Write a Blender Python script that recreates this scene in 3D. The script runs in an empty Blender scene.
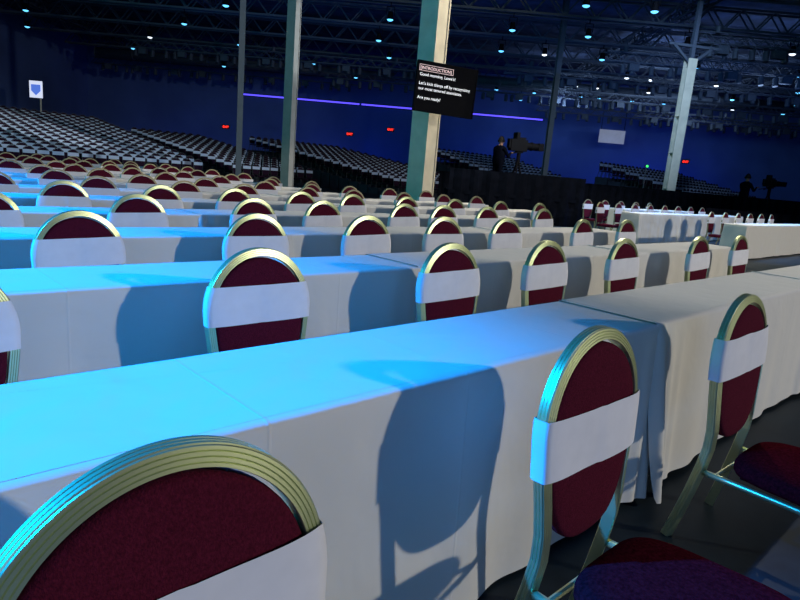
import bpy, bmesh, random
from math import *
from mathutils import Vector, Matrix
random.seed(7)
C = bpy.context.scene.collection
sc = bpy.context.scene
sc.view_settings.view_transform = 'Standard'
HD = 0.8017
FX, FY = cos(HD), sin(HD)
RX, RY = sin(HD), -cos(HD)
def W(u, w, z=0.0):
    return Vector((w*FX+u*RX, w*FY+u*RY, z))
ROOMROT = HD - pi/2   # local +Y -> forward, +X -> right

# ---------------------------------------------------------------- materials
def nodes(name):
    m = bpy.data.materials.new(name); m.use_nodes = True
    nt = m.node_tree; b = nt.nodes['Principled BSDF']
    return m, nt, b
def mat(name, col, rough=.6, metal=0., var=.0, scale=20, bump=0., bscale=60, emit=None, es=0., sheen=0., spec=.5):
    m, nt, b = nodes(name)
    b.inputs['Roughness'].default_value = rough
    b.inputs['Metallic'].default_value = metal
    b.inputs['Specular IOR Level'].default_value = spec
    if sheen: b.inputs['Sheen Weight'].default_value = sheen
    tc = nt.nodes.new('ShaderNodeTexCoord')
    n = nt.nodes.new('ShaderNodeTexNoise'); n.inputs['Scale'].default_value = scale; n.inputs['Detail'].default_value = 4
    nt.links.new(tc.outputs['Object'], n.inputs['Vector'])
    r = nt.nodes.new('ShaderNodeValToRGB')
    r.color_ramp.elements[0].position = .3; r.color_ramp.elements[1].position = .7
    r.color_ramp.elements[0].color = (*[c*(1-var) for c in col], 1)
    r.color_ramp.elements[1].color = (*[min(1, c*(1+var)) for c in col], 1)
    nt.links.new(n.outputs['Fac'], r.inputs['Fac']); nt.links.new(r.outputs['Color'], b.inputs['Base Color'])
    if bump:
        n2 = nt.nodes.new('ShaderNodeTexNoise'); n2.inputs['Scale'].default_value = bscale; n2.inputs['Detail'].default_value = 3
        nt.links.new(tc.outputs['Object'], n2.inputs['Vector'])
        bp = nt.nodes.new('ShaderNodeBump'); bp.inputs['Strength'].default_value = bump; bp.inputs['Distance'].default_value = .01
        nt.links.new(n2.outputs['Fac'], bp.inputs['Height']); nt.links.new(bp.outputs['Normal'], b.inputs['Normal'])
    if emit:
        b.inputs['Emission Color'].default_value = (*emit, 1); b.inputs['Emission Strength'].default_value = es
    return m
def cloth_mat():
    m, nt, b = nodes('white_tablecloth_fabric')
    b.inputs['Base Color'].default_value = (.74, .71, .65, 1); b.inputs['Roughness'].default_value = .9
    b.inputs['Specular IOR Level'].default_value = .15
    tc = nt.nodes.new('ShaderNodeTexCoord')
    n = nt.nodes.new('ShaderNodeTexNoise'); n.inputs['Scale'].default_value = 3.5; n.inputs['Detail'].default_value = 3; n.inputs['Distortion'].default_value = .3
    nt.links.new(tc.outputs['Object'], n.inputs['Vector'])
    sx = nt.nodes.new('ShaderNodeSeparateXYZ'); nt.links.new(tc.outputs['Object'], sx.inputs[0])
    pp = nt.nodes.new('ShaderNodeMath'); pp.operation = 'PINGPONG'; pp.inputs[1].default_value = .305
    nt.links.new(sx.outputs['X'], pp.inputs[0])
    mr = nt.nodes.new('ShaderNodeMapRange'); mr.inputs['From Min'].default_value = 0; mr.inputs['From Max'].default_value = .006
    mr.inputs['To Min'].default_value = 1; mr.inputs['To Max'].default_value = 0
    nt.links.new(pp.outputs[0], mr.inputs['Value'])
    ad = nt.nodes.new('ShaderNodeMath'); ad.operation = 'MULTIPLY_ADD'; ad.inputs[1].default_value = .07
    nt.links.new(mr.outputs[0], ad.inputs[0]); nt.links.new(n.outputs['Fac'], ad.inputs[2])
    bp = nt.nodes.new('ShaderNodeBump'); bp.inputs['Strength'].default_value = .5; bp.inputs['Distance'].default_value = .03
    nt.links.new(ad.outputs[0], bp.inputs['Height']); nt.links.new(bp.outputs['Normal'], b.inputs['Normal'])
    return m
def floor_mat():
    m, nt, b = nodes('polished_concrete')
    b.inputs['Specular IOR Level'].default_value = .12
    tc = nt.nodes.new('ShaderNodeTexCoord')
    n = nt.nodes.new('ShaderNodeTexNoise'); n.inputs['Scale'].default_value = 1.6; n.inputs['Detail'].default_value = 8; n.inputs['Roughness'].default_value = .65
    nt.links.new(tc.outputs['Object'], n.inputs['Vector'])
    r = nt.nodes.new('ShaderNodeValToRGB')
    r.color_ramp.elements[0].position = .35; r.color_ramp.elements[1].position = .7
    r.color_ramp.elements[0].color = (.008, .014, .019, 1); r.color_ramp.elements[1].color = (.030, .042, .050, 1)
    nt.links.new(n.outputs['Fac'], r.inputs['Fac']); nt.links.new(r.outputs['Color'], b.inputs['Base Color'])
    mr = nt.nodes.new('ShaderNodeMapRange'); mr.inputs['To Min'].default_value = .35; mr.inputs['To Max'].default_value = .6
    nt.links.new(n.outputs['Fac'], mr.inputs['Value']); nt.links.new(mr.outputs[0], b.inputs['Roughness'])
    return m
M_cloth = cloth_mat(); M_floor = floor_mat()
M_band = mat('white_paper_band', (.80, .79, .82), .8, var=.03, bump=.1, bscale=15)
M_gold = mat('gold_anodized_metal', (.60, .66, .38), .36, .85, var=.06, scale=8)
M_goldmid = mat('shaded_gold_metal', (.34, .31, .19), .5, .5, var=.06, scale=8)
M_golddark = mat('far_shaded_gold_metal', (.05, .05, .05), .6, .3, var=.1)  # same chair gold, darkened so distant frames carry shade in their colour
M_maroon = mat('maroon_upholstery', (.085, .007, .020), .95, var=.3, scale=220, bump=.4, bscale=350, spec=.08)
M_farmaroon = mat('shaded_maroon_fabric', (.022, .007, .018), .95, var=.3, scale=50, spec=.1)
M_farband = mat('hazed_white_band', (.52, .58, .70), .8, var=.05)  # same white band, greyed and blued: distance haze put into the colour
M_seat = mat('dark_maroon_seat_fabric', (.060, .005, .010), 1, var=.45, scale=110, bump=.3, bscale=300, spec=.0)
M_metal = mat('dark_grey_steel', (.1, .1, .11), .5, .6, var=.1)
M_truss = mat('dark_roof_steel', (.07, .09, .13), .6, .2, var=.2)
M_ceil = mat('dark_roof_deck', (.035, .055, .12), .9, var=.6, scale=1.2)
M_wall = mat('blue_washed_wall_paint', (.08, .14, .35), .9, var=.15, scale=.3)
M_col = mat('cream_painted_steel', (.66, .60, .46), .55, .0, var=.12, scale=3)
M_coldark = mat('grey_painted_steel', (.09, .10, .11), .6, .0, var=.1, scale=4)
M_black = mat('black_plastic', (.004, .004, .006), .7, var=.1, spec=.08)
M_drape = mat('black_drape_fabric', (.004, .005, .009), .95, var=.3, scale=6, bump=.5, bscale=8, spec=.03)
M_riser = mat('grey_riser_deck', (.022, .027, .042), .9, var=.2, scale=3)
M_ply = mat('laminate_table_top', (.35, .25, .16), .5, var=.2, scale=6)
M_text = mat('white_lit_letters', (.9, .9, .9), .5, emit=(.95, .97, 1), es=.8)
M_cyan = mat('cyan_lamp_lens', (.2, .6, 1), .3, emit=(.12, .55, 1), es=2)
M_whitel = mat('white_lamp_lens', (1, 1, 1), .3, emit=(.8, .9, 1), es=2)
M_led = mat('violet_led_strip', (.1, .1, 1), .3, emit=(.10, .07, 1), es=1.6)
M_red = mat('red_exit_lens', (1, .05, .02), .3, emit=(1, .03, .02), es=2)
M_green = mat('green_indicator_lens', (.05, 1, .1), .3, emit=(.05, 1, .15), es=1.5)
M_skin = mat('skin', (.22, .12, .09), .7, var=.08, spec=.1)
M_shirt = mat('black_shirt_cloth', (.003, .0035, .007), 1, var=.3, spec=.0)
M_hair = mat('dark_hair', (.015, .012, .01), .8, var=.3, scale=80, spec=.1)
M_screen = mat('lit_projection_screen', (.15, .17, .25), .6, var=.5, scale=.9, emit=(.45, .52, .75), es=.3)
M_signb = mat('blue_sign_face', (.05, .1, .5), .4, emit=(.12, .25, .9), es=.7)
M_signw = mat('white_sign_face', (.8, .8, .9), .4, emit=(.75, .8, 1), es=.8)

# ---------------------------------------------------------------- helpers
def mesh(name, verts, faces, mats, smooth=True, fm=None):
    me = bpy.data.meshes.new(name); me.from_pydata(verts, [], faces)
    for m in (mats if isinstance(mats, (list, tuple)) else [mats]): me.materials.append(m)
    if fm:
        for p, i in zip(me.polygons, fm): p.material_index = i
    for p in me.polygons: p.use_smooth = smooth
    bm = bmesh.new(); bm.from_mesh(me); bmesh.ops.recalc_face_normals(bm, faces=bm.faces); bm.to_mesh(me); bm.free()
    me.update(); return me
def add(name, data, parent=None, loc=None, rot=None, **props):
    o = bpy.data.objects.new(name, data); C.objects.link(o)
    if parent is not None: o.parent = parent
    if loc is not None: o.location = loc
    if rot is not None: o.rotation_euler = rot
    for k, v in props.items(): o[k] = v
    return o
class MB:
    def __init__(s): s.v = []; s.f = []; s.m = []
    def box(s, c, d, mi=0, rot=None):
        i = len(s.v); R = rot or Matrix.Identity(3)
        for x in (-1, 1):
            for y in (-1, 1):
                for z in (-1, 1):
                    s.v.append(tuple(Vector(c)+R@Vector((x*d[0]/2, y*d[1]/2, z*d[2]/2))))
        for q in ((0, 1, 3, 2), (4, 6, 7, 5), (0, 4, 5, 1), (2, 3, 7, 6), (0, 2, 6, 4), (1, 5, 7, 3)):
            s.f.append(tuple(i+a for a in q)); s.m.append(mi)
    def beam(s, a, b, t, mi=0):
        a = Vector(a); b = Vector(b); d = b-a
        R = d.to_track_quat('Z', 'Y').to_matrix()
        s.box((a+b)/2, (t, t, d.length), mi, R)
    def cyl(s, a, b, r, n=12, mi=0, r2=None):
        a = Vector(a); b = Vector(b); R = (b-a).to_track_quat('Z', 'Y').to_matrix(); i = len(s.v); r2 = r if r2 is None else r2
        for k in range(n):
            t = 2*pi*k/n; s.v.append(tuple(a+R@Vector((r*cos(t), r*sin(t), 0))))
        for k in range(n):
            t = 2*pi*k/n; s.v.append(tuple(b+R@Vector((r2*cos(t), r2*sin(t), 0))))
        for k in range(n):
            s.f.append((i+k, i+(k+1) % n, i+n+(k+1) % n, i+n+k)); s.m.append(mi)
        s.f.append(tuple(i+k for k in range(n))[::-1]); s.m.append(mi)
        s.f.append(tuple(i+n+k for k in range(n))); s.m.append(mi)
    def mesh(s, name, mats, smooth=False): return mesh(name, s.v, s.f, mats, smooth, s.m)

# ---------------------------------------------------------------- chair parts
def yb(z):   # recline of the back
    if z < .42: return .085*(1-z/.42)**1.3 - .012
    return -.012 + (z-.42)*.065
def sweep(path, prof, up_y=True, cap=True):
    v = []; f = []; n = len(path); k = len(prof)
    for i, p in enumerate(path):
        t = (path[min(i+1, n-1)]-path[max(i-1, 0)]).normalized()
        B = Vector((0, 1, 0)) if up_y else Vector((1, 0, 0))
        B = (B - t*B.dot(t)).normalized(); N = t.cross(B)
        for a, b in prof: v.append(tuple(p+N*a+B*b))
    for i in range(n-1):
        for j in range(k):
            f.append((i*k+j, i*k+(j+1) % k, (i+1)*k+(j+1) % k, (i+1)*k+j))
    if cap: f.append(tuple(range(k))[::-1]); f.append(tuple((n-1)*k+j for j in range(k)))
    return v, f
HW = .2095; ZC = .70
def back_path(nseg=80):
    pts = [(-.200, .0), (-.192, .10), (-.186, .20), (-.180, .30), (-.178, .38), (-.182, .45), (-.190, .52), (-.199, .58), (-.2065, .64)]
    arc = [(-HW*cos(pi*i/nseg), ZC+.2185*sin(pi*i/nseg)) for i in range(nseg+1)]
    pts = pts+arc+[(-x, z) for x, z in pts[::-1]]
    return [Vector((x, yb(z), z)) for x, z in pts]
h = .0135
def terraces(a, b, nr, nrm, amp=.0022):
    out = []
    for i in range(nr):
        for t, o in ((.0, 0), (.16, amp), (.84, amp), (.98, 0)):
            q = (i+t)/nr
            out.append((a[0]+(b[0]-a[0])*q+nrm[0]*o, a[1]+(b[1]-a[1])*q+nrm[1]*o))
    return out
_p = back_path(); _t = (_p[2]-_p[0]).normalized(); _N = _t.cross(Vector((0, 1, 0)))
OUT = 1 if _N.x < 0 else -1
prof = []
prof += terraces((-h*OUT, -.017), (h*OUT, -.011), 4, (0, -1))
prof += terraces((h*OUT, -.011), (h*OUT, .015), 3, (OUT, 0), .0018)
prof += terraces((h*OUT, .015), (-h*OUT, .015), 2, (0, 1), .0015)
prof += [(-h*OUT, .015)]
v, f = sweep(back_path(), prof); me_frame = mesh('back_frame', v, f, M_gold, False)
def pad():
    N = 56; out = []
    for i in range(N):
        t = 2*pi*i/N; c, s = cos(t), sin(t)
        if s >= 0: x = .194*c; z = ZC+.196*s
        else:
            e = 2/2.6; x = .190*abs(c)**e*(1 if c > 0 else -1); z = ZC-.305*abs(s)**e
        out.append((x, z))
    v = []; f = []
    rings = [(1, .010), (1.0, -.008), (.985, -.016), (.95, -.019), (.8, -.022), (.5, -.024), (.2, -.025)]
    for sc_, y in rings:
        for x, z in out:
            zz = ZC-.02+(z-ZC+.02)*sc_; v.append((x*sc_, yb(zz)+y, zz))
    for r in range(len(rings)-1):
        for i in range(N): f.append((r*N+i, r*N+(i+1) % N, (r+1)*N+(i+1) % N, (r+1)*N+i))
    f.append(tuple(range(N))); f.append(tuple((len(rings)-1)*N+i for i in range(N)))
    return mesh('backrest', v, f, M_maroon)
me_pad = pad()
def band(seed, z0=.648, z1=.795):
    rnd = random.Random(seed)
    loop = []
    w = .224
    xs = [-w+2*w*i/22 for i in range(23)]
    for x in xs:
        step = -.003 if x > .012 else 0
        loop.append((x, -.0185-.0095*(1-(x/w)**6)+step*(1-(x/w)**6)))
    loop += [(w+.002, -.012), (w+.0025, 0), (w+.002, .012)]
    loop += [(x, .0215) for x in xs[::-1]]
    loop += [(-w-.002, .012), (-w-.0025, 0), (-w-.002, -.012)]
    v = []; f = []; n = len(loop); R = 9
    ph = rnd.random()*6; tilt = rnd.uniform(-.008, .008)
    for r in range(R):
        t = r/(R-1)
        for x, y in loop:
            z = z0+(z1-z0)*t + tilt*x/w
            W0_ = HW+.0170
            lim = W0_*sqrt(max(0, 1-(max(0, z-ZC)/.236)**2)) if z > ZC else W0_-(ZC-z)*.05
            xx = x*min(1, lim/W0_)
            wv = .0015*sin(x*22+ph+t*3)*(1-(x/(w+.003))**2)
            v.append((xx, y+yb(z)+wv, z))
    for r in range(R-1):
        for i in range(n): f.append((r*n+i, r*n+(i+1) % n, (r+1)*n+(i+1) % n, (r+1)*n+i))
    return mesh('cover_band', v, f, M_band)
bands = [band(i) for i in range(4)]; lowband = band(9, .592, .740); nearband = band(5, .600, .764)
SD = -.085
def seat():
    N = 48; v = []; f = []
    rings = [(.90, .400), (.97, .403), (1.0, .414), (1.0, .436), (.975, .449), (.9, .457), (.7, .462), (.35, .465)]
    for s, z in rings:
        for i in range(N):
            t = 2*pi*i/N; e = 2/4.2; c, q = cos(t), sin(t)
            x = abs(c)**e*(1 if c > 0 else -1); y = abs(q)**e*(1 if q > 0 else -1)
            v.append((x*s*(.218-.018*y), -.305+y*s*.228, z+SD-.01*(y < -.5)*(abs(y)-.5)))
    for r in range(len(rings)-1):
        for i in range(N): f.append((r*N+i, r*N+(i+1) % N, (r+1)*N+(i+1) % N, (r+1)*N+i))
    f.append(tuple(range(N))[::-1]); f.append(tuple((len(rings)-1)*N+i for i in range(N)))
    return mesh('seat', v, f, M_seat)
me_seat = seat()
def circ(r, n=10, sx=1): return [(r*cos(2*pi*i/n), sx*r*sin(2*pi*i/n)) for i in range(n)]
def fleg(s):
    P = [(.180, .0, .372+SD), (.186, -.12, .374+SD), (.192, -.31, .376+SD), (.196, -.40, .374+SD), (.199, -.450, .356+SD), (.202, -.472, .320+SD), (.205, -.480, .26+SD*.6), (.210, -.490, .12), (.214, -.498, 0)]
    pts = [Vector((s*x, y, z)) for x, y, z in P]
    v, f = sweep(pts, circ(.0115), up_y=False)
    return mesh('leg', v, f, M_gold)
legs = [fleg(-1), fleg(1)]
def rail():
    b = MB(); b.cyl((-.19, -.43, .372+SD), (.19, -.43, .372+SD), .009, 8); b.cyl((-.18, -.05, .372+SD), (.18, -.05, .372+SD), .009, 8); b.box((0, -.28, .392+SD), (.30, .32, .012), 1)
    return b.mesh('seat_rail', [M_gold, M_black])
me_rail = rail()

def low_chair(n, bz=(.648, .795), bandw=.436, mg=M_gold, mm=M_maroon, mb=M_band):
    b = MB()
    pts = [(-.2, .0), (-.18, .38), (-.2, .58)]+[(-.221*cos(pi*i/n), ZC+.2305*sin(pi*i/n)) for i in range(n+1)]
    pts += [(.2, .58), (.18, .38), (.2, 0)]
    inn = [(-.18, .0), (-.16, .38), (-.18, .58)]+[(-.200*cos(pi*i/n), ZC+.210*sin(pi*i/n)) for i in range(n+1)]
    inn += [(.18, .58), (.16, .38), (.18, 0)]
    k = len(pts); i0 = len(b.v)
    for y in (-.014, .014):
        for x, z in pts: b.v.append((x, yb(z)+y, z))
        for x, z in inn: b.v.append((x, yb(z)+y, z))
    for j in range(k-1):
        for q in ((j, j+1, k+j+1, k+j), (2*k+j, 3*k+j, 3*k+j+1, 2*k+j+1), (j, 2*k+j, 2*k+j+1, j+1), (k+j, k+j+1, 3*k+j+1, 3*k+j)):
            b.f.append(tuple(i0+a for a in q)); b.m.append(0)
    i0 = len(b.v); lo = [(.19, .58), (.165, .47), (.1, .415), (-.1, .415), (-.165, .47), (-.19, .58)]
    ol = [(-.197*cos(pi*i/n), ZC+.2*sin(pi*i/n)) for i in range(n+1)]+lo
    for y in (-.018, .012):
        for x, z in ol: b.v.append((x, yb(z)+y, z))
    K = len(ol)
    b.f.append(tuple(i0+a for a in range(K))); b.m.append(1)
    b.f.append(tuple(i0+K+a for a in range(K))[::-1]); b.m.append(1)
    b.box((0, yb(.72), (bz[0]+bz[1])/2), (bandw, .05, bz[1]-bz[0]), 2)
    b.box((0, -.265, .355), (.40, .42, .06), 1)
    for s in (-1, 1):
        b.beam((s*.2, -.42, .34), (s*.21, -.45, 0.0), .022, 0)
    return b.mesh('banquet_chair', [mg, mm, mb])
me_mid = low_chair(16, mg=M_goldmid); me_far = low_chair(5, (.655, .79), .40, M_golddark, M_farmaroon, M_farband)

CH_LABEL = "gold-framed banquet chair with maroon back and white cover band"
def full_chair(x, y, rz, label, group, bnd=None):
    e = add('banquet_chair', None, loc=(x, y, 0), rot=(0, 0, rz), label=label, category='chair', group=group)
    e.empty_display_size = .2
    add('back_frame', me_frame, e); add('backrest', me_pad, e); add('cover_band', bnd or random.choice(bands), e, label='white band wrapped around the backrest')
    add('seat', me_seat, e); add('leg', legs[0], e); add('leg', legs[1], e); add('seat_rail', me_rail, e)
    return e
YC, P, T, D = .689, 1.355, .285, .493
rowx = {0: [.272, 1.375, 2.455], 1: [.185, 1.225, 2.33, 3.2, 4.18, 5.55, 6.56], 2: [.97, 2.0, 2.91, 3.74, 4.58, 5.92, 6.9],
        3: [.78, 1.77, 2.76, 3.5, 4.57, 5.19, 5.98, 7.2], 4: [1.62, 2.5, 3.31, 4.17, 4.95, 5.9, 6.9, 8.0, 9.1]}
NK = 14
indiv = 0
for k in range(NK):
    y = YC+k*P
    xs = rowx.get(k) or [.45+.95*i+random.uniform(-.1, .1) for i in range(10) if .45+.95*i > .185*y-.4 and .45+.95*i < (9.4 if k < 7 else 7.4)]
    for j, x in enumerate(xs):
        rz = random.uniform(-.05, .05) if k > 1 else 0
        yy = y
        if k == 0: rz = (.0, .0, -.03)[j]; yy = y + (-.060, 0, 0)[j]
        lab = "gold ribbed-frame banquet chair with maroon seat beside white table" if k == 0 else CH_LABEL
        if k <= 4: full_chair(x, yy, rz, lab, 'banquet chairs along the long tables', (nearband, lowband, None)[j] if k == 0 else None)
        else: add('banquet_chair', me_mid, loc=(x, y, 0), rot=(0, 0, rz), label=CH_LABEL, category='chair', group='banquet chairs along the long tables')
        indiv += 1

# ---------------------------------------------------------------- tables
def cloth_mesh(seed, L=2.40, over=False):
    rnd = random.Random(seed); H = .757; Dp = D-.02; hx, hy = L/2, Dp/2; r = .02
    per = []
    def line(x0, y0, x1, y1, nx, ny, n):
        for i in range(n):
            t = i/n; x = x0+(x1-x0)*t; y = y0+(y1-y0)*t
            dc = min(t, 1-t)*sqrt((x1-x0)**2+(y1-y0)**2)
            per.append((x, y, nx, ny, exp(-(dc/.06)**2)))
    def corner(cx, cy, a0):
        for i in range(6):
            a = a0+pi/2*i/6; per.append((cx+r*cos(a), cy+r*sin(a), cos(a), sin(a), 1.0))
    line(-hx+r, -hy, hx-r, -hy, 0, -1, 190); corner(hx-r, -hy+r, -pi/2)
    line(hx, -hy+r, hx, hy-r, 1, 0, 24); corner(hx-r, hy-r, 0)
    line(hx-r, hy, -hx+r, hy, 0, 1, 80); corner(-hx+r, hy-r, pi/2)
    line(-hx, hy-r, -hx, -hy+r, -1, 0, 24); corner(-hx+r, -hy+r, pi)
    comps = [(rnd.uniform(3, 9), rnd.uniform(0, 6), rnd.uniform(.003, .008)) for _ in range(3)]+[(rnd.uniform(12, 30), rnd.uniform(0, 6), rnd.uniform(.0015, .0045)) for _ in range(3)]
    rings = [(-.035, H), (-.016, H-.001), (-.006, H-.0035), (0, H-.009), (.002, H-.018)]
    NR = 16
    ka, kb, kc = (.050, .026, .034) if over else (.012, .014, 0)
    for i in range(1, NR+1): rings.append((None, H-.018-(H-.040)*i/NR))
    v = []; f = []; n = len(per)
    for off, z in rings:
        for (x, y, nx, ny, c) in per:
            t = (H-z)/H
            if over:   # the ends lie flat over the neighbouring cloth, corners hang free
                wgt = min(1, abs(ny)*1.0)
                if abs(nx) > .9: wgt = 0
                if abs(ny) > .999: wgt = 1
                z_ = H-.001-(H-z)*wgt if wgt < 1 else z
            else: z_ = z
            if off is None:
                fo = sum(a*sin(k*(x*1.0+y*1.3)+p+t*.8) for k, p, a in comps)
                if abs(nx) > .9: o = (.002+.006*t+.25*fo*t**.7) if not over else .002*t
                else:
                    e = max(0, abs(x)-(hx-.34))/.34
                    o = .003+.012*t+(fo+.004)*t**.7*1.1 + ka*c*t*abs(ny) + kb*e*t**.8*(1+sin(abs(x)*55+comps[1][1]+t*1.5)) + kc*min(1, e*1.6)*t**.5
                sxf = (-.03 if not over else .03)*c*t*(1 if x > 0 else -1)*abs(ny)*.5
                zz = z_ + (0 if t < .9 else .006*sin(x*3+comps[0][1]))
                v.append((x+nx*min(o, .016)+sxf, y+ny*o, zz))
            else: v.append((x+nx*off, y+ny*off, (z_ if over else z)+.0014*sin(x*9+comps[2][1])*sin(y*14)))
    for rr in range(len(rings)-1):
        for i in range(n): f.append((rr*n+i, rr*n+(i+1) % n, (rr+1)*n+(i+1) % n, (rr+1)*n+i))
    f.append(tuple(range(n)))
    me = mesh('tablecloth', v, f, M_cloth)
    me.polygons[len(me.polygons)-1].use_smooth = False
    return me
cloths = [cloth_mesh(i) for i in range(4)]; overs = [cloth_mesh(20+i, 2.56, True) for i in range(2)]
def table_mesh(L=2.38):
    b = MB(); b.box((0, 0, .735), (L-.03, D-.08, .022), 0)
    for s in (-1, 1):
        for q in (-1, 1): b.beam((s*(L/2-.25), q*.17, .725), (s*(L/2-.18), q*.18, 0), .028, 1)
        b.beam((s*(L/2-.2), -.17, .25), (s*(L/2-.2), .17, .25), .02, 1)
    return b.mesh('banquet_table', [M_ply, M_metal])
me_tab = table_mesh()
ti = 0
def table(xc, yfront, label="long narrow banquet table draped in floor-length white cloth", group='draped tables in long rows', over=False):
    global ti
    o = add('banquet_table', me_tab, loc=(xc, yfront+D/2, 0), label=label, category='table', group=group)
    add('tablecloth', overs[ti % 2] if over else cloths[ti % 4], o, loc=(0, 0, .005 if over else 0), label='white floor-length tablecloth'); ti += 1
for k in range(NK):
    yf = YC+T+k*P
    for i in range(4 if k in (4, 5) else 3):
        x0 = .01+2.44*i
        if x0+2.44 < .185*yf-.2: continue
        table(x0+1.22, yf, over=(i == 1))
for yf, x0, n in ((4.45, 14.4, 3), (6.9, 14.5, 3), (8.3, 16.5, 2)):
    for i in range(n): table(x0+1.22+2.44*i, yf, group='draped tables across the aisle')
for y, xs in ((5.85, [16.2+.95*i for i in range(6)]), (8.0, [14.6+.95*i for i in range(8)]), (9.4, [16.4+1.0*i for i in range(5)])):
    for x in xs:
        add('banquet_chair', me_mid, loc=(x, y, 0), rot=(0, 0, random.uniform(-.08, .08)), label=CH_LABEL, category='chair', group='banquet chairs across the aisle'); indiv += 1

# ---------------------------------------------------------------- risers and far seats
blocks = [(4.6, 12.8, 26, 18, .115), (14.2, 18.8, 26, 16, .10), (21.2, 28.8, 22.5, 18, .10), (30.5, 40, 20.5, 11, .20), (34, 46, 10.8, 10, .20)]
RP = .85
far = []
for (x0, x1, y0, nr, st) in blocks:
    for i in range(nr):
        zt = .12+st*i
        b = MB(); b.box((0, 0, zt-.02), (x1-x0, RP-.02, .04))
        if zt > .15:
            hh = zt-.04
            b.box((0, -RP/2+.02, hh/2), (x1-x0, .02, hh)); b.box((0, RP/2-.03, hh/2), (x1-x0, .02, hh))
            for s in (-1, 1): b.box((s*(x1-x0-.02)/2, 0, hh/2), (.02, RP-.02, hh))
        else: b.box((0, 0, zt/2-.02), (x1-x0-.1, RP-.1, zt-.04))
        add('seating_riser', b.mesh('seating_riser', M_riser), loc=((x0+x1)/2, y0+i*RP+RP/2, 0), label='grey stepped riser deck carrying a row of chairs', category='riser', group='stepped seating risers')
        n = int((x1-x0)/.50)
        for j in range(n):
            far.append((x0+(x1-x0)*(j+.5)/n+random.uniform(-.02, .02), y0+i*RP+.68, zt, random.uniform(-.06, .06)))
far.sort(key=lambda a: a[0]**2+a[1]**2)
nin = 300-indiv
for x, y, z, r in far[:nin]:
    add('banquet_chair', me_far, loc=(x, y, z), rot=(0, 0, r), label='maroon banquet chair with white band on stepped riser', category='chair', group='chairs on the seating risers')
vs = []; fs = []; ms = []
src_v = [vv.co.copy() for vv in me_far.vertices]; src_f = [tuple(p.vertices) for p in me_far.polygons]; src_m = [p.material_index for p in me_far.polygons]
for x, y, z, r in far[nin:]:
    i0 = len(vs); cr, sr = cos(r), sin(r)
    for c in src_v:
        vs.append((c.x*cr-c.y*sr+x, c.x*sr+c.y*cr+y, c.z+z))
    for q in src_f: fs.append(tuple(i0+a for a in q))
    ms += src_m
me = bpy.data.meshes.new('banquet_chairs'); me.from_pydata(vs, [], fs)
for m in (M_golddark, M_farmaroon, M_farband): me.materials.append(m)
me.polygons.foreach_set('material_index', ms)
o = add('banquet_chairs', me, label='distant rows of banquet chairs with white bands on risers', category='chairs', kind='stuff')

# ---------------------------------------------------------------- room shell
U0, U1, W0, W1, ZH = -30, 36, -24, 58, 10.5
def slab(name, u0, u1, w0, w1, z0, z1, m):
    b = MB(); b.box(((u0+u1)/2, (w0+w1)/2, (z0+z1)/2), (u1-u0, w1-w0, z1-z0))
    return add(name, b.mesh(name, m), rot=(0, 0, ROOMROT), kind='structure')
slab('floor', U0, U1, W0, W1, -.1, 0, M_floor)
slab('ceiling', U0, U1, W0, W1, ZH, ZH+.1, M_ceil)
slab('wall_back', U0, U1, W1, W1+.2, 0, ZH, M_wall)
slab('wall_left', U0-.2, U0, W0, W1, 0, ZH, M_wall)
slab('wall_right', U1, U1+.2, W0, W1, 0, ZH, M_wall)
slab('wall_front', U0, U1, W0-.2, W0, 0, ZH, M_wall)

def h_column(w, u, wd, dp, hgt, yaw, label, m=M_col, boxed=False):
    b = MB(); t = wd*.09
    b.box((0, -dp/2+t/2, hgt/2), (wd, t, hgt)); b.box((0, dp/2-t/2, hgt/2), (wd, t, hgt)); b.box((0, 0, hgt/2), (t, dp-2*t, hgt))
    if boxed:
        for s in (-1, 1): b.box((s*(wd/2-.03), 0, hgt/2), (.012, dp-2*t, hgt))
    b.box((0, 0, .02), (wd*1.4, dp*1.4, .04))
    for q in range(1, int(hgt/1.5)):
        b.box((0, 0, q*1.5), (wd*.9, dp-2*t, .02))
    return add('steel_column', b.mesh('steel_column', m), loc=W(u, w), rot=(0, 0, ROOMROT+yaw), label=label, category='column')
h_column(14, .235, .44, .46, ZH, -.62, 'cream-painted steel H column with a black monitor mounted beside it', boxed=True)
M_colgrey = mat('weathered_grey_paint', (.24, .23, .21), .6, var=.1, scale=4)
h_column(21, -4.16, .32, .32, ZH, -.4, 'grey-painted steel roof column behind the table rows', M_colgrey, boxed=True)
h_column(26, -7.2, .23, .23, ZH, .3, 'slim dark grey steel roof column beside the risers', M_coldark)
c = h_column(27, 11.15, .40, .34, 6.8, .2, 'slim cream steel column with angled braces at its top')
b = MB()
b.beam((0, 0, 6.6), (.9, 0, 7.3), .1); b.beam((0, 0, 6.6), (-.9, 0, 7.3), .1)
b.beam((0, 0, 6.5), (0, 0, ZH-.01), .16); b.beam((-1.1, 0, 7.3), (1.3, 0, 7.3), .1)
add('brace', b.mesh('brace', M_truss), c)
h_column(33, 7.0, .26, .26, ZH, .2, 'slim dark grey steel roof column near the blue wall', M_coldark)

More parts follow.
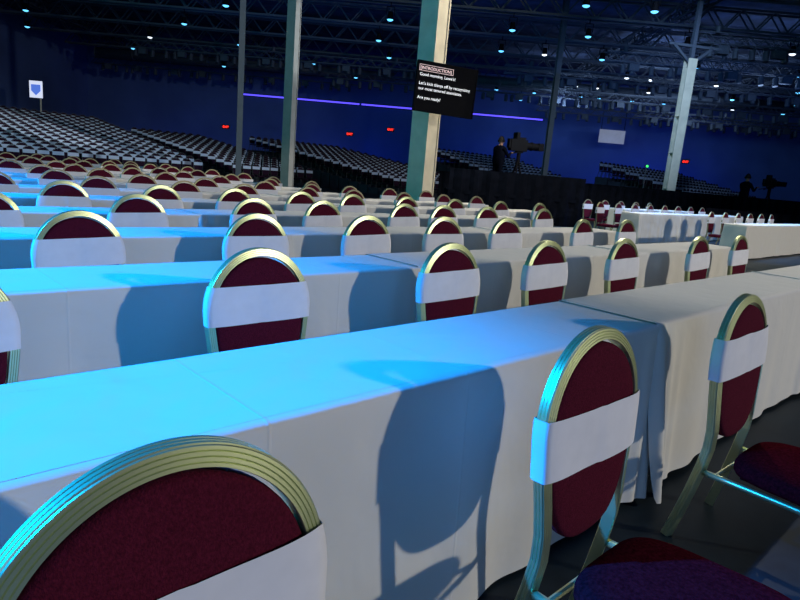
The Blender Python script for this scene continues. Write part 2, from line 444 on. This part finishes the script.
def truss(L, hgt, dep, bay, t):
    b = MB()
    for y in (-dep/2, dep/2):
        for z in (0, hgt): b.beam((-L/2, y, z), (L/2, y, z), t)
    n = int(L/bay)
    for i in range(n):
        xa = -L/2+bay*i; xb = xa+bay
        for y in (-dep/2, dep/2):
            b.beam((xa, y, 0), ((xa+xb)/2, y, hgt), t*.6); b.beam(((xa+xb)/2, y, hgt), (xb, y, 0), t*.6)
        b.beam((xa, -dep/2, 0), (xb, dep/2, 0), t*.6)
    return b
me_tr = truss(62, .9, .5, 1.5, .10).mesh('roof_truss', M_truss)
me_tr2 = truss(52, .6, .45, 1.2, .08).mesh('roof_truss', M_truss)
for w in (26, 31, 36, 41, 46, 51, 56):
    add('roof_truss', me_tr, loc=W(3, w, 9.0), rot=(0, 0, ROOMROT), label='dark steel web truss spanning the hall roof', category='truss', group='roof trusses')
for u in (-24, -12, 0, 12, 24):
    add('roof_truss', me_tr2, loc=W(u, 31, 9.3), rot=(0, 0, ROOMROT+pi/2), label='dark steel web truss running along the hall', category='truss', group='roof trusses')
def rig(u, w, z, L):
    b = truss(L, .45, .45, .9, .055)
    for x in (-L*.42, 0, L*.42):
        b.cyl((x, 0, .45), (x, 0, .75), .12, 8); b.beam((x, 0, .7), (x, 0, 8.9-z), .025)
    for i in range(int(L/.9)):
        x = -L/2+.8+.9*i+random.uniform(-.3, .3)
        if x > L/2-.3: break
        b.cyl((x, 0, -.55), (x, .1, -.12), .13, 8); b.beam((x, 0, -.2), (x, 0, .02), .05)
        if i % 3 == 0: b.box((x+.5, 0, -.22), (.5, .35, .35))
    add('lighting_truss', b.mesh('lighting_truss', M_truss), loc=W(u, w, z), rot=(0, 0, ROOMROT), label='dark rigging truss hung on hoists with unlit fixtures', category='truss', group='rigging trusses')
for a in ((15, 38.5, 7.5, 20), (20, 43.5, 7.1, 20), (6, 47.8, 7.6, 26), (21, 53.5, 7.2, 22), (-10, 44, 8.0, 20), (15.5, 33.5, 7.7, 12), (-16, 53, 7.9, 22), (18, 29, 7.9, 12), (24, 49.9, 7.0, 14)): rig(*a)
for u, w, L in ((14, 48, 30), (-14, 50, 24)):
    b = MB(); b.cyl((-L/2, 0, 0), (L/2, 0, 0), .36, 16)
    for i in range(int(L/3)): b.cyl((-L/2+3*i, 0, 0), (-L/2+3*i+.08, 0, 0), .40, 16)
    add('air_duct', b.mesh('air_duct', M_truss, True), loc=W(u, w+1.6, 8.58), rot=(0, 0, ROOMROT), label='dark round ventilation duct under the roof', category='duct')
def lamp_parts():
    b = MB(); b.cyl((0, 0, -.15), (0, 0, .2), .15, 12, 0, .11); b.beam((-.18, 0, .05), (-.18, 0, .42), .03); b.beam((.18, 0, .05), (.18, 0, .42), .03); b.beam((-.18, 0, .42), (.18, 0, .42), .03); b.beam((0, 0, .42), (0, 0, .62), .04)
    body = b.mesh('stage_light', M_black)
    v = []; f = []
    for r, z in ((.15, -.151), (.12, -.19), (.06, -.215)):
        for i in range(12): v.append((r*cos(pi*i/6), r*sin(pi*i/6), z))
    for q in range(2):
        for i in range(12): f.append((q*12+i, q*12+(i+1) % 12, q*12+12+(i+1) % 12, q*12+12+i))
    f.append(tuple(range(24, 36))); f.append(tuple(range(12))[::-1])
    return body, mesh('lens', v, f, M_cyan), mesh('lens', v, f, M_whitel)
lb, lc, lw = lamp_parts()
spots = [(26, -14.5), (26, -10.6), (26, -6), (26, 1), (26, 6.3), (26, 9), (31, -20), (31, -16.5), (31, -9.4), (31, -1.6), (31, 7.8), (31, 12.5), (31, 17.5),
         (36, -22), (36, -13.2), (36, -2.4), (36, 4.4), (36, 10), (36, 15.3), (36, 21), (41, -25), (41, -17.2), (41, -11.5), (41, -2), (41, 1.2), (41, 8.7), (41, 13.1), (41, 14.6), (41, 18.8), (41, 24), (36, 6.8), (31, 4.2), (51, 9.2), (51, 17),
         (46, -20.5), (46, -7.6), (46, 3.2), (46, 11.2), (46, 12.7), (46, 16.4), (46, 22.4), (46, 27), (51, -15.5), (51, -5), (51, 6.2), (51, 12.9), (51, 14.4), (51, 19.5), (51, 25), (51, 29), (56, 9), (56, 16), (56, 22.8)]
for i, (w, u) in enumerate(spots):
    white = i % 9 == 3 or (w in (41, 46) and 10 < u < 19)
    o = add('stage_light', lb, loc=W(u, w, 8.37), rot=(0, 0, ROOMROT), label='small lit stage spotlight hanging from roof truss', category='light', group='stage lights under the trusses')
    add('lens', lw if white else lc, o, label='glowing white lens' if white else 'glowing cyan lens')
def ledstrip(u0, u1, z):
    bb = MB(); bb.box((0, 0, 0), (u1-u0, .05, .13)); bb.box((0, .05, 0), (u1-u0, .05, .2), 1)
    add('led_strip', bb.mesh('led_strip', [M_led, M_black]), loc=W((u0+u1)/2, W1-.12, z), rot=(0, 0, ROOMROT), label='long violet-blue led strip on the back wall', category='light')
ledstrip(-16, -5.2, 6.9); ledstrip(-5.0, 3.0, 6.9); ledstrip(3.4, 11.5, 6.9)
for u, z in ((-11.5, 3.9), (-17.3, 3.9), (-5.9, 4.2), (-2.2, 4.9), (25, 4.3)):
    bb = MB(); bb.box((0, 0, 0), (.62, .1, .32))
    o = add('exit_sign', bb.mesh('exit_sign', M_black), loc=W(u, W1-.06, z), rot=(0, 0, ROOMROT), label='small red lit exit sign on the back wall', category='sign')
    tcu = bpy.data.curves.new('t', 'FONT'); tcu.body = 'EXIT'; tcu.size = .27; tcu.align_x = 'CENTER'; tcu.align_y = 'CENTER'; tcu.extrude = .004; tcu.offset = .008
    to = bpy.data.objects.new('t', tcu); C.objects.link(to); bpy.context.view_layer.update()
    tm = bpy.data.meshes.new_from_object(to.evaluated_get(bpy.context.evaluated_depsgraph_get())); bpy.data.objects.remove(to)
    tm.materials.clear(); tm.materials.append(M_red)
    add('letters', tm, o, loc=(0, -.056, 0), rot=(pi/2, 0, 0), label='red glowing letters')
for u, z, sw, sh in ((17.0, 5.7, 2.2, 1.1),):
    bb = MB(); bb.box((0, 0, 0), (sw, .08, sh), 0)
    bb.beam((-sw*.45, 0, sh/2), (-sw*.45, 0, 9.0-z), .04, 1); bb.beam((sw*.45, 0, sh/2), (sw*.45, 0, 9.0-z), .04, 1)
    add('projection_screen', bb.mesh('projection_screen', [M_screen, M_black]), loc=W(u, 54.8, z), rot=(0, 0, ROOMROT), label='dim hazy lit projection screen hung from the roof', category='screen')
sgn = MB(); sgn.cyl((.25, 0, 0), (.25, 0, 3.9), .05); sgn.box((.25, 0, .02), (.5, .5, .04))
so = add('sign_post', sgn.mesh('sign_post', M_col), loc=W(-24.5, 40.9, 0), rot=(0, 0, ROOMROT), label='lit white sign with blue shield emblem on thin post', category='sign')
pts = [(-.40, .45), (.40, .45), (.40, -.1), (0, -.5), (-.40, -.1)]
def plate(pts, y0, y1, m, name):
    n = len(pts); v = [(x, y0, z) for x, z in pts]+[(x, y1, z) for x, z in pts]
    f = [tuple(range(n)), tuple(range(n, 2*n))[::-1]]+[(i, (i+1) % n, n+(i+1) % n, n+i) for i in range(n)]
    return mesh(name, v, f, m, False)
add('sign_panel', plate([(-.42, -.52), (.42, -.52), (.42, .52), (-.42, .52)], -.06, -.03, M_signw, 'sign_panel'), so, loc=(0, 0, 4.45))
add('sign_emblem', plate([(x*.75, z*.7) for x, z in pts], -.075, -.06, M_signb, 'sign_emblem'), so, loc=(0, 0, 4.43), label='blue shield emblem')

# ---------------------------------------------------------------- monitor with text
def text_mesh(body, size, m, off=.0):
    cu = bpy.data.curves.new('t', 'FONT'); cu.body = body; cu.size = size; cu.align_x = 'LEFT'; cu.extrude = .001; cu.offset = off
    to = bpy.data.objects.new('t', cu); C.objects.link(to); bpy.context.view_layer.update()
    tm = bpy.data.meshes.new_from_object(to.evaluated_get(bpy.context.evaluated_depsgraph_get())); bpy.data.objects.remove(to)
    tm.materials.clear(); tm.materials.append(m); return tm
bb = MB(); mw, mh = 1.30, .94
bb.box((0, 0, 0), (mw, .07, mh)); bb.box((0, .06, 0), (mw*.6, .06, mh*.6))
for s in (-1, 1):
    bb.box((s*(mw/2+.01), -.005, 0), (.02, .09, mh+.04)); bb.box((0, -.005, s*(mh/2+.01)), (mw+.04, .09, .02))
bb.beam((0, .08, 0), (-.15, .30, 0), .06)
mo = add('monitor', bb.mesh('monitor', M_black), loc=W(.56, 13.2, 2.97), rot=(0, .03, ROOMROT+.36), label='black caption monitor with white text beside the cream column', category='screen')
x0 = -.61
bb = MB(); wB, hB = .74, .112
for s in (-1, 1):
    bb.box((.345+s*wB/2, 0, .030), (.007, .003, hB+.01)); bb.box((.345, 0, .030+s*hB/2), (wB+.01, .003, .007))
M_pink = mat('pale_lit_letters', (.9, .6, .6), .5, emit=(1, .78, .76), es=.7)
add('caption_outline', bb.mesh('caption_outline', M_pink), mo, loc=(x0+.01, -.0375, .325), label='thin pale red outline around caption heading')
for body, z, m in (("[INTRODUCTION]", .325, M_pink), ("Good morning, Lowe's!", .200, M_text), ("Let's kick things off by recognizing", .03, M_text), ("our most tenured associates.", -.07, M_text), ("Are you ready?", -.245, M_text)):
    add('caption_text', text_mesh(body, .083, m, .0004), mo, loc=(x0, -.038, z), rot=(pi/2, 0, 0), label='lit caption lettering')

# ---------------------------------------------------------------- platforms, people, cameras
def platform(u0, u1, w0, w1, z, label, railh=.0):
    b = MB(); b.box(((u0+u1)/2, (w0+w1)/2, z-.05), (u1-u0, w1-w0, .1), 0)
    n = int((u1-u0)*8)
    i0 = len(b.v)
    for wa, rh in ((w0, railh), (w1, 0)):
        for i in range(n+1):
            u = u0+(u1-u0)*i/n; o = .03*sin(i*1.7)
            b.v.append((u, wa+o, z+rh)); b.v.append((u, wa+o*1.6, 0))
        for i in range(n):
            q = i0+2*i; b.f.append((q, q+2, q+3, q+1)); b.m.append(0)
        i0 = len(b.v)
    for u in (u0, u1): b.box((u, (w0+w1)/2, z/2), (.02, w1-w0, z), 0)
    cu, cw = (u0+u1)/2, (w0+w1)/2
    b.v = [(x-cu, y-cw, zz) for x, y, zz in b.v]
    return add('camera_platform', b.mesh('camera_platform', [M_drape, M_riser]), loc=W(cu, cw), rot=(0, 0, ROOMROT), label=label, category='platform')
platform(1.2, 5.4, 19.3, 21.5, .85, 'black-draped camera platform with operator and tripod camera', .66)
platform(11.0, 15.5, 23.0, 25.2, .50, 'low black-draped camera platform carrying a second operator', .4)
b = MB(); n = 200; u0, u1 = 1.2, 24.0
for i in range(n+1):
    u = u0+(u1-u0)*i/n; o = .05*sin(i*1.9)
    b.v.append((u, o, 1.40)); b.v.append((u, o*1.5, .02))
for i in range(n): b.f.append((2*i, 2*i+2, 2*i+3, 2*i+1)); b.m.append(0)
b.cyl((u0, 0, 1.41), (u1, 0, 1.41), .015, 8, 0)
for i in range(9): b.cyl((u0+(u1-u0)*i/8, .08, 0), (u0+(u1-u0)*i/8, .08, 1.41), .02, 8, 0)
add('drape_barrier', b.mesh('drape_barrier', [M_drape, M_metal]), loc=W(0, 25.7), rot=(0, 0, ROOMROT), label='long low black pipe-and-drape barrier on the floor', category='barrier')

M_lips = mat('lips', (.2, .07, .06))
def person(u, w, z, yaw, label, reach, hairlab='short dark hair', fat=1.2):
    V = []; E = []; Rr = []
    def a(p, r, par=None):
        V.append(p); Rr.append(r)
        if par is not None: E.append((par, len(V)-1))
        return len(V)-1
    F_ = fat
    pel = a((0, 0, .96), (.155*F_, .11*F_)); ab = a((0, -.01, 1.10), (.150*F_, .11*F_), pel); chest = a((0, -.02, 1.28), (.17*F_, .12*F_), ab); nk0 = a((0, -.01, 1.43), (.11*F_, .08*F_), chest)
    nk = a((0, -.03, 1.50), (.055, .055), nk0); hd0 = a((0, -.045, 1.57), (.068, .078), nk); hd1 = a((0, -.05, 1.66), (.078, .092), hd0); a((0, -.045, 1.73), (.055, .065), hd1)
    for s in (-1, 1):
        hip = a((s*.10, 0, .88), (.10, .10), pel); kn = a((s*.11, -.02, .50), (.066, .066), hip); an = a((s*.12, .02, .09), (.042, .045), kn)
        he = a((s*.12, -.05, .045), (.045, .04), an); a((s*.13, -.17, .035), (.038, .03), he)
        sh = a((s*.21, -.01, 1.39), (.07, .066), nk0)
        el = a((s*.27, -.10-.05*reach, 1.14), (.052, .052), sh)
        wr = a((s*.17, -.34-.05*reach, 1.22+.08*reach), (.030, .028), el)
        pm = a((s*.155, -.41-.05*reach, 1.235+.08*reach), (.036, .02), wr)
        for j, (dx, ln) in enumerate(((-.026, .06), (-.009, .072), (.009, .068), (.025, .055))):
            f1 = a((s*.15+dx, -.445-.05*reach, 1.235+.08*reach), (.009, .009), pm); f2 = a((s*.15+dx, -.445-.05*reach-ln*.6, 1.228+.08*reach), (.008, .008), f1); a((s*.15+dx, -.445-.05*reach-ln*.8, 1.205+.08*reach), (.007, .007), f2)
        th = a((s*(.155-.04), -.40-.05*reach, 1.24+.08*reach), (.01, .01), pm); a((s*(.155-.06), -.435-.05*reach, 1.235+.08*reach), (.008, .008), th)
    me = bpy.data.meshes.new('person'); me.from_pydata(V, E, [])
    o = bpy.data.objects.new('tmp', me); C.objects.link(o)
    o.modifiers.new('s', 'SKIN'); sv = me.skin_vertices[0].data
    for i, r in enumerate(Rr): sv[i].radius = r
    sv[0].use_root = True
    o.modifiers.new('ss', 'SUBSURF').levels = 1
    bpy.context.view_layer.update()
    pm_ = bpy.data.meshes.new_from_object(o.evaluated_get(bpy.context.evaluated_depsgraph_get())); bpy.data.objects.remove(o)
    pm_.materials.clear(); pm_.materials.append(M_shirt); pm_.materials.append(M_skin)
    for p in pm_.polygons:
        c = p.center; p.use_smooth = True
        p.material_index = 1 if (c.z > 1.50 or c.y < -.34-.05*reach) else 0
    po = add('person', pm_, loc=W(u, w, z), rot=(0, 0, yaw), label=label, category='person')
    v = []; f = []
    for i in range(7):
        ph = pi/2*i/6
        for j in range(16):
            t = 2*pi*j/16; zz = 1.665+.115*cos(ph)-(.05 if sin(t) > -.2 and i == 6 else 0)
            v.append((.092*sin(ph)*cos(t), -.042+.104*sin(ph)*sin(t), zz))
    for i in range(6):
        for j in range(16): f.append((i*16+j, i*16+(j+1) % 16, i*16+16+(j+1) % 16, i*16+16+j))
    add('hair', mesh('hair', v, f, M_hair), po, label=hairlab)
    b = MB()
    b.cyl((0, -.13, 1.645), (0, -.165, 1.62), .014, 8, 0, .018)
    for s in (-1, 1):
        b.cyl((s*.078, -.045, 1.62), (s*.095, -.04, 1.66), .014, 8, 0, .02)
        b.box((s*.032, -.132, 1.668), (.024, .01, .01), 1)
    b.box((0, -.132, 1.592), (.045, .012, .01), 2)
    add('face', b.mesh('face', [M_skin, M_hair, M_lips]), po)
    b = MB()
    for s in (-1, 1): b.cyl((s*.085, -.04, 1.64), (s*.115, -.04, 1.64), .04, 12)
    for i in range(10):
        a0 = pi*i/10; a1 = pi*(i+1)/10
        b.beam((.105*cos(a0), -.04, 1.66+.125*sin(a0)), (.105*cos(a1), -.04, 1.66+.125*sin(a1)), .02)
    add('headset', b.mesh('headset', M_black), po, label='black communication headset')
    return po
person(2.78, 20.3, .85, ROOMROT+pi*.5+.75, 'person in dark clothes and headset operating a tripod camera', 1, fat=1.5)
person(12.85, 24.1, .50, ROOMROT+pi*.5+.4, 'person in dark clothes standing at a tripod camera', 1)
def tvcam(u, w, z, yaw, label, hgt=1.24, s_=1.0):
    b = MB()
    for i in range(3):
        t = 2*pi*i/3+.5
        b.beam((0, 0, hgt-.1), (.32*cos(t), .32*sin(t), .0), .045)
    b.cyl((0, 0, hgt-.25), (0, 0, hgt+.08), .06)
    b.box((0, 0, hgt+.1), (.16, .22, .05))
    tri = add('broadcast_camera', b.mesh('tripod', M_black), loc=W(u, w, z), rot=(0, 0, yaw), label=label, category='camera')
    q = .13
    def Z(v_): return hgt+q+(v_-q)*s_
    b = MB(); b.box((0, .05*s_, Z(.27)), (.18*s_, .44*s_, .28*s_)); b.box((0, .24*s_, Z(.3)), (.14*s_, .16*s_, .22*s_)); b.box((-.05, .02, Z(.44)), (.03, .3*s_, .05*s_)); b.box((.02, .1*s_, Z(.49)), (.22*s_, .08*s_, .17*s_))
    add('camera_body', b.mesh('camera_body', M_black), tri)
    b = MB(); b.cyl((0, -.16*s_, Z(.27)), (0, -.5*s_, Z(.27)), .09*s_, 16); b.box((0, -.56*s_, Z(.27)), (.2*s_, .14*s_, .18*s_)); b.cyl((0, -.3*s_, Z(.27)), (0, -.34*s_, Z(.27)), .105*s_, 16)
    add('lens', b.mesh('lens', M_black), tri)
    b = MB(); b.beam((.08, .1, hgt+.08), (.12, .38, hgt), .025); b.beam((-.08, .1, hgt+.08), (-.12, .38, hgt), .025)
    add('pan_handle', b.mesh('pan_handle', M_black), tri)
tvcam(3.46, 20.6, .85, ROOMROT+pi*.5+.3, 'black broadcast camera with long lens on platform tripod', 1.25, 1.3)
tvcam(13.9, 24.3, .50, ROOMROT+pi*.5+.2, 'black broadcast camera on tripod beside standing person')
bb = MB(); bb.cyl((0, 0, 0), (0, 0, 2.4), .02); bb.box((0, 0, .02), (.4, .4, .03)); bb.box((0, 0, 2.42), (.14, .12, .1))
o = add('indicator_post', bb.mesh('indicator_post', M_metal), loc=W(10.6, 28.5), rot=(0, 0, ROOMROT), label='slim post with a small green indicator light', category='light')
bb = MB(); bb.cyl((0, -.06, 2.42), (0, -.1, 2.42), .05); add('indicator_lens', bb.mesh('indicator_lens', M_green), o, label='green glowing lens')

# ---------------------------------------------------------------- lights
def spot(name, loc, tgt, e, col, ang, rad=.1, blend=.1):
    l = bpy.data.lights.new(name, 'SPOT'); l.energy = e; l.color = col; l.spot_size = radians(ang); l.shadow_soft_size = rad; l.spot_blend = blend
    o = bpy.data.objects.new(name, l); C.objects.link(o); o.location = loc
    o.rotation_euler = (Vector(tgt)-Vector(loc)).to_track_quat('-Z', 'Y').to_euler(); return o
def area(name, loc, tgt, e, col, sx, sy):
    l = bpy.data.lights.new(name, 'AREA'); l.shape = 'RECTANGLE'; l.size = sx; l.size_y = sy; l.energy = e; l.color = col
    o = bpy.data.objects.new(name, l); C.objects.link(o); o.location = loc
    o.rotation_euler = (Vector(tgt)-Vector(loc)).to_track_quat('-Z', 'Y').to_euler(); return o
spot('key_spotlight', (15, -17, 7.4), (6, 8, .7), 8200, (1, .95, .84), 85, .30, .3)
spot('blue_wash_light', (-9, 7, 9.6), (-9, 7, 0), 38000, (.0, .27, 1), 112, .15, .1)
b = MB(); b.box((0, 0, 0), (5.0, 7.0, .03)); 
add('added_blackout_flag', b.mesh('added_blackout_flag', M_drape), loc=(-9+11.35/8.85+2.5, 7, 8.6), label='black light-blocking panel added out of view by the blue wash', category='flag')  # unseen panel, added to give the blue wash a straight edge
spot('white_wash_light', (13.5, 7, 9.6), (13.5, 7, 0), 3300, (1, .93, .78), 112, .05, .1)
b = MB(); b.box((0, 0, 0), (5.0, 5.6, .03)); 
add('added_blackout_flag', b.mesh('added_blackout_flag', M_drape), loc=(13.5-11.15/8.85-2.5, 6.2, 8.6), label='black light-blocking panel added out of view by the blue wash', category='flag')  # mirrored unseen panel, added to stop the white wash at the same edge
spot('aisle_blue_light', (19, 6.5, 9.6), (19, 6.5, 0), 5500, (.05, .35, 1), 60, .1, .4)
area('blue_fill_light', W(-8, 8, 10.2), W(-8, 8, 0), 460, (.06, .34, 1), 26, 26)
area('blue_side_light', W(-26, 6, 6), W(4, 8, 1), 1000, (.0, .85, .75), 8, 5)
area('front_fill_light', W(2, -18, 5), W(2, 8, 1), 900, (.22, .45, .95), 20, 7)
for u, e in ((-20, 28), (-6, 66), (8, 88), (22, 130)):
    area('wall_wash_light', W(u, 53.5, .6), W(u, 58, 3.2), e, (.008, .045, 1), 9, .6)
spot('far_seat_spotlight', W(20, 10, 9.3), (9, 32, 1), 15000, (.70, .86, 1), 24, .2, .7)
spot('far_seat_spotlight', W(20, 10, 9.3), (6, 37, 2), 20000, (.85, .95, 1), 7, .2, .3)
spot('far_seat_spotlight', W(26, 6, 9.3), (25, 31, 1), 5500, (.5, .72, 1), 24, .2, .8)
spot('far_seat_spotlight', W(8, 20, 8.3), (38, 19, 1), 2600, (.4, .62, 1), 60, .2, .8)
area('roof_glow_light', W(6, 34, 6.2), W(6, 36, 10), 260, (.08, .26, 1), 40, 8)
for u, w_, e in ((15, 40, 180), (21, 46, 180), (11, 47, 120), (18, 34, 80)):
    area('roof_patch_light', W(u, w_, 6.6), W(u, w_+2, 10), e, (.5, .7, 1), 2.0, .8)

w = bpy.data.worlds.new('w'); sc.world = w; w.use_nodes = True
w.node_tree.nodes['Background'].inputs[0].default_value = (.01, .02, .06, 1); w.node_tree.nodes['Background'].inputs[1].default_value = .5

# ---------------------------------------------------------------- camera
th, ro, hgt, f = .2069, .0855, 1.266, 611.1
F = Vector((cos(HD)*cos(th), sin(HD)*cos(th), -sin(th))); R0 = Vector((sin(HD), -cos(HD), 0)); U = R0.cross(F)
Rc = R0*cos(ro)+U*sin(ro); Uc = -R0*sin(ro)+U*cos(ro)
cam = bpy.data.cameras.new('camera'); cam.lens = f/800*36; cam.sensor_width = 36; cam.clip_end = 300; cam.clip_start = .02
co = bpy.data.objects.new('camera', cam); C.objects.link(co)
Mx = Matrix((Rc, Uc, -F)).transposed().to_4x4(); Mx.translation = Vector((0, 0, hgt)); co.matrix_world = Mx
sc.camera = co
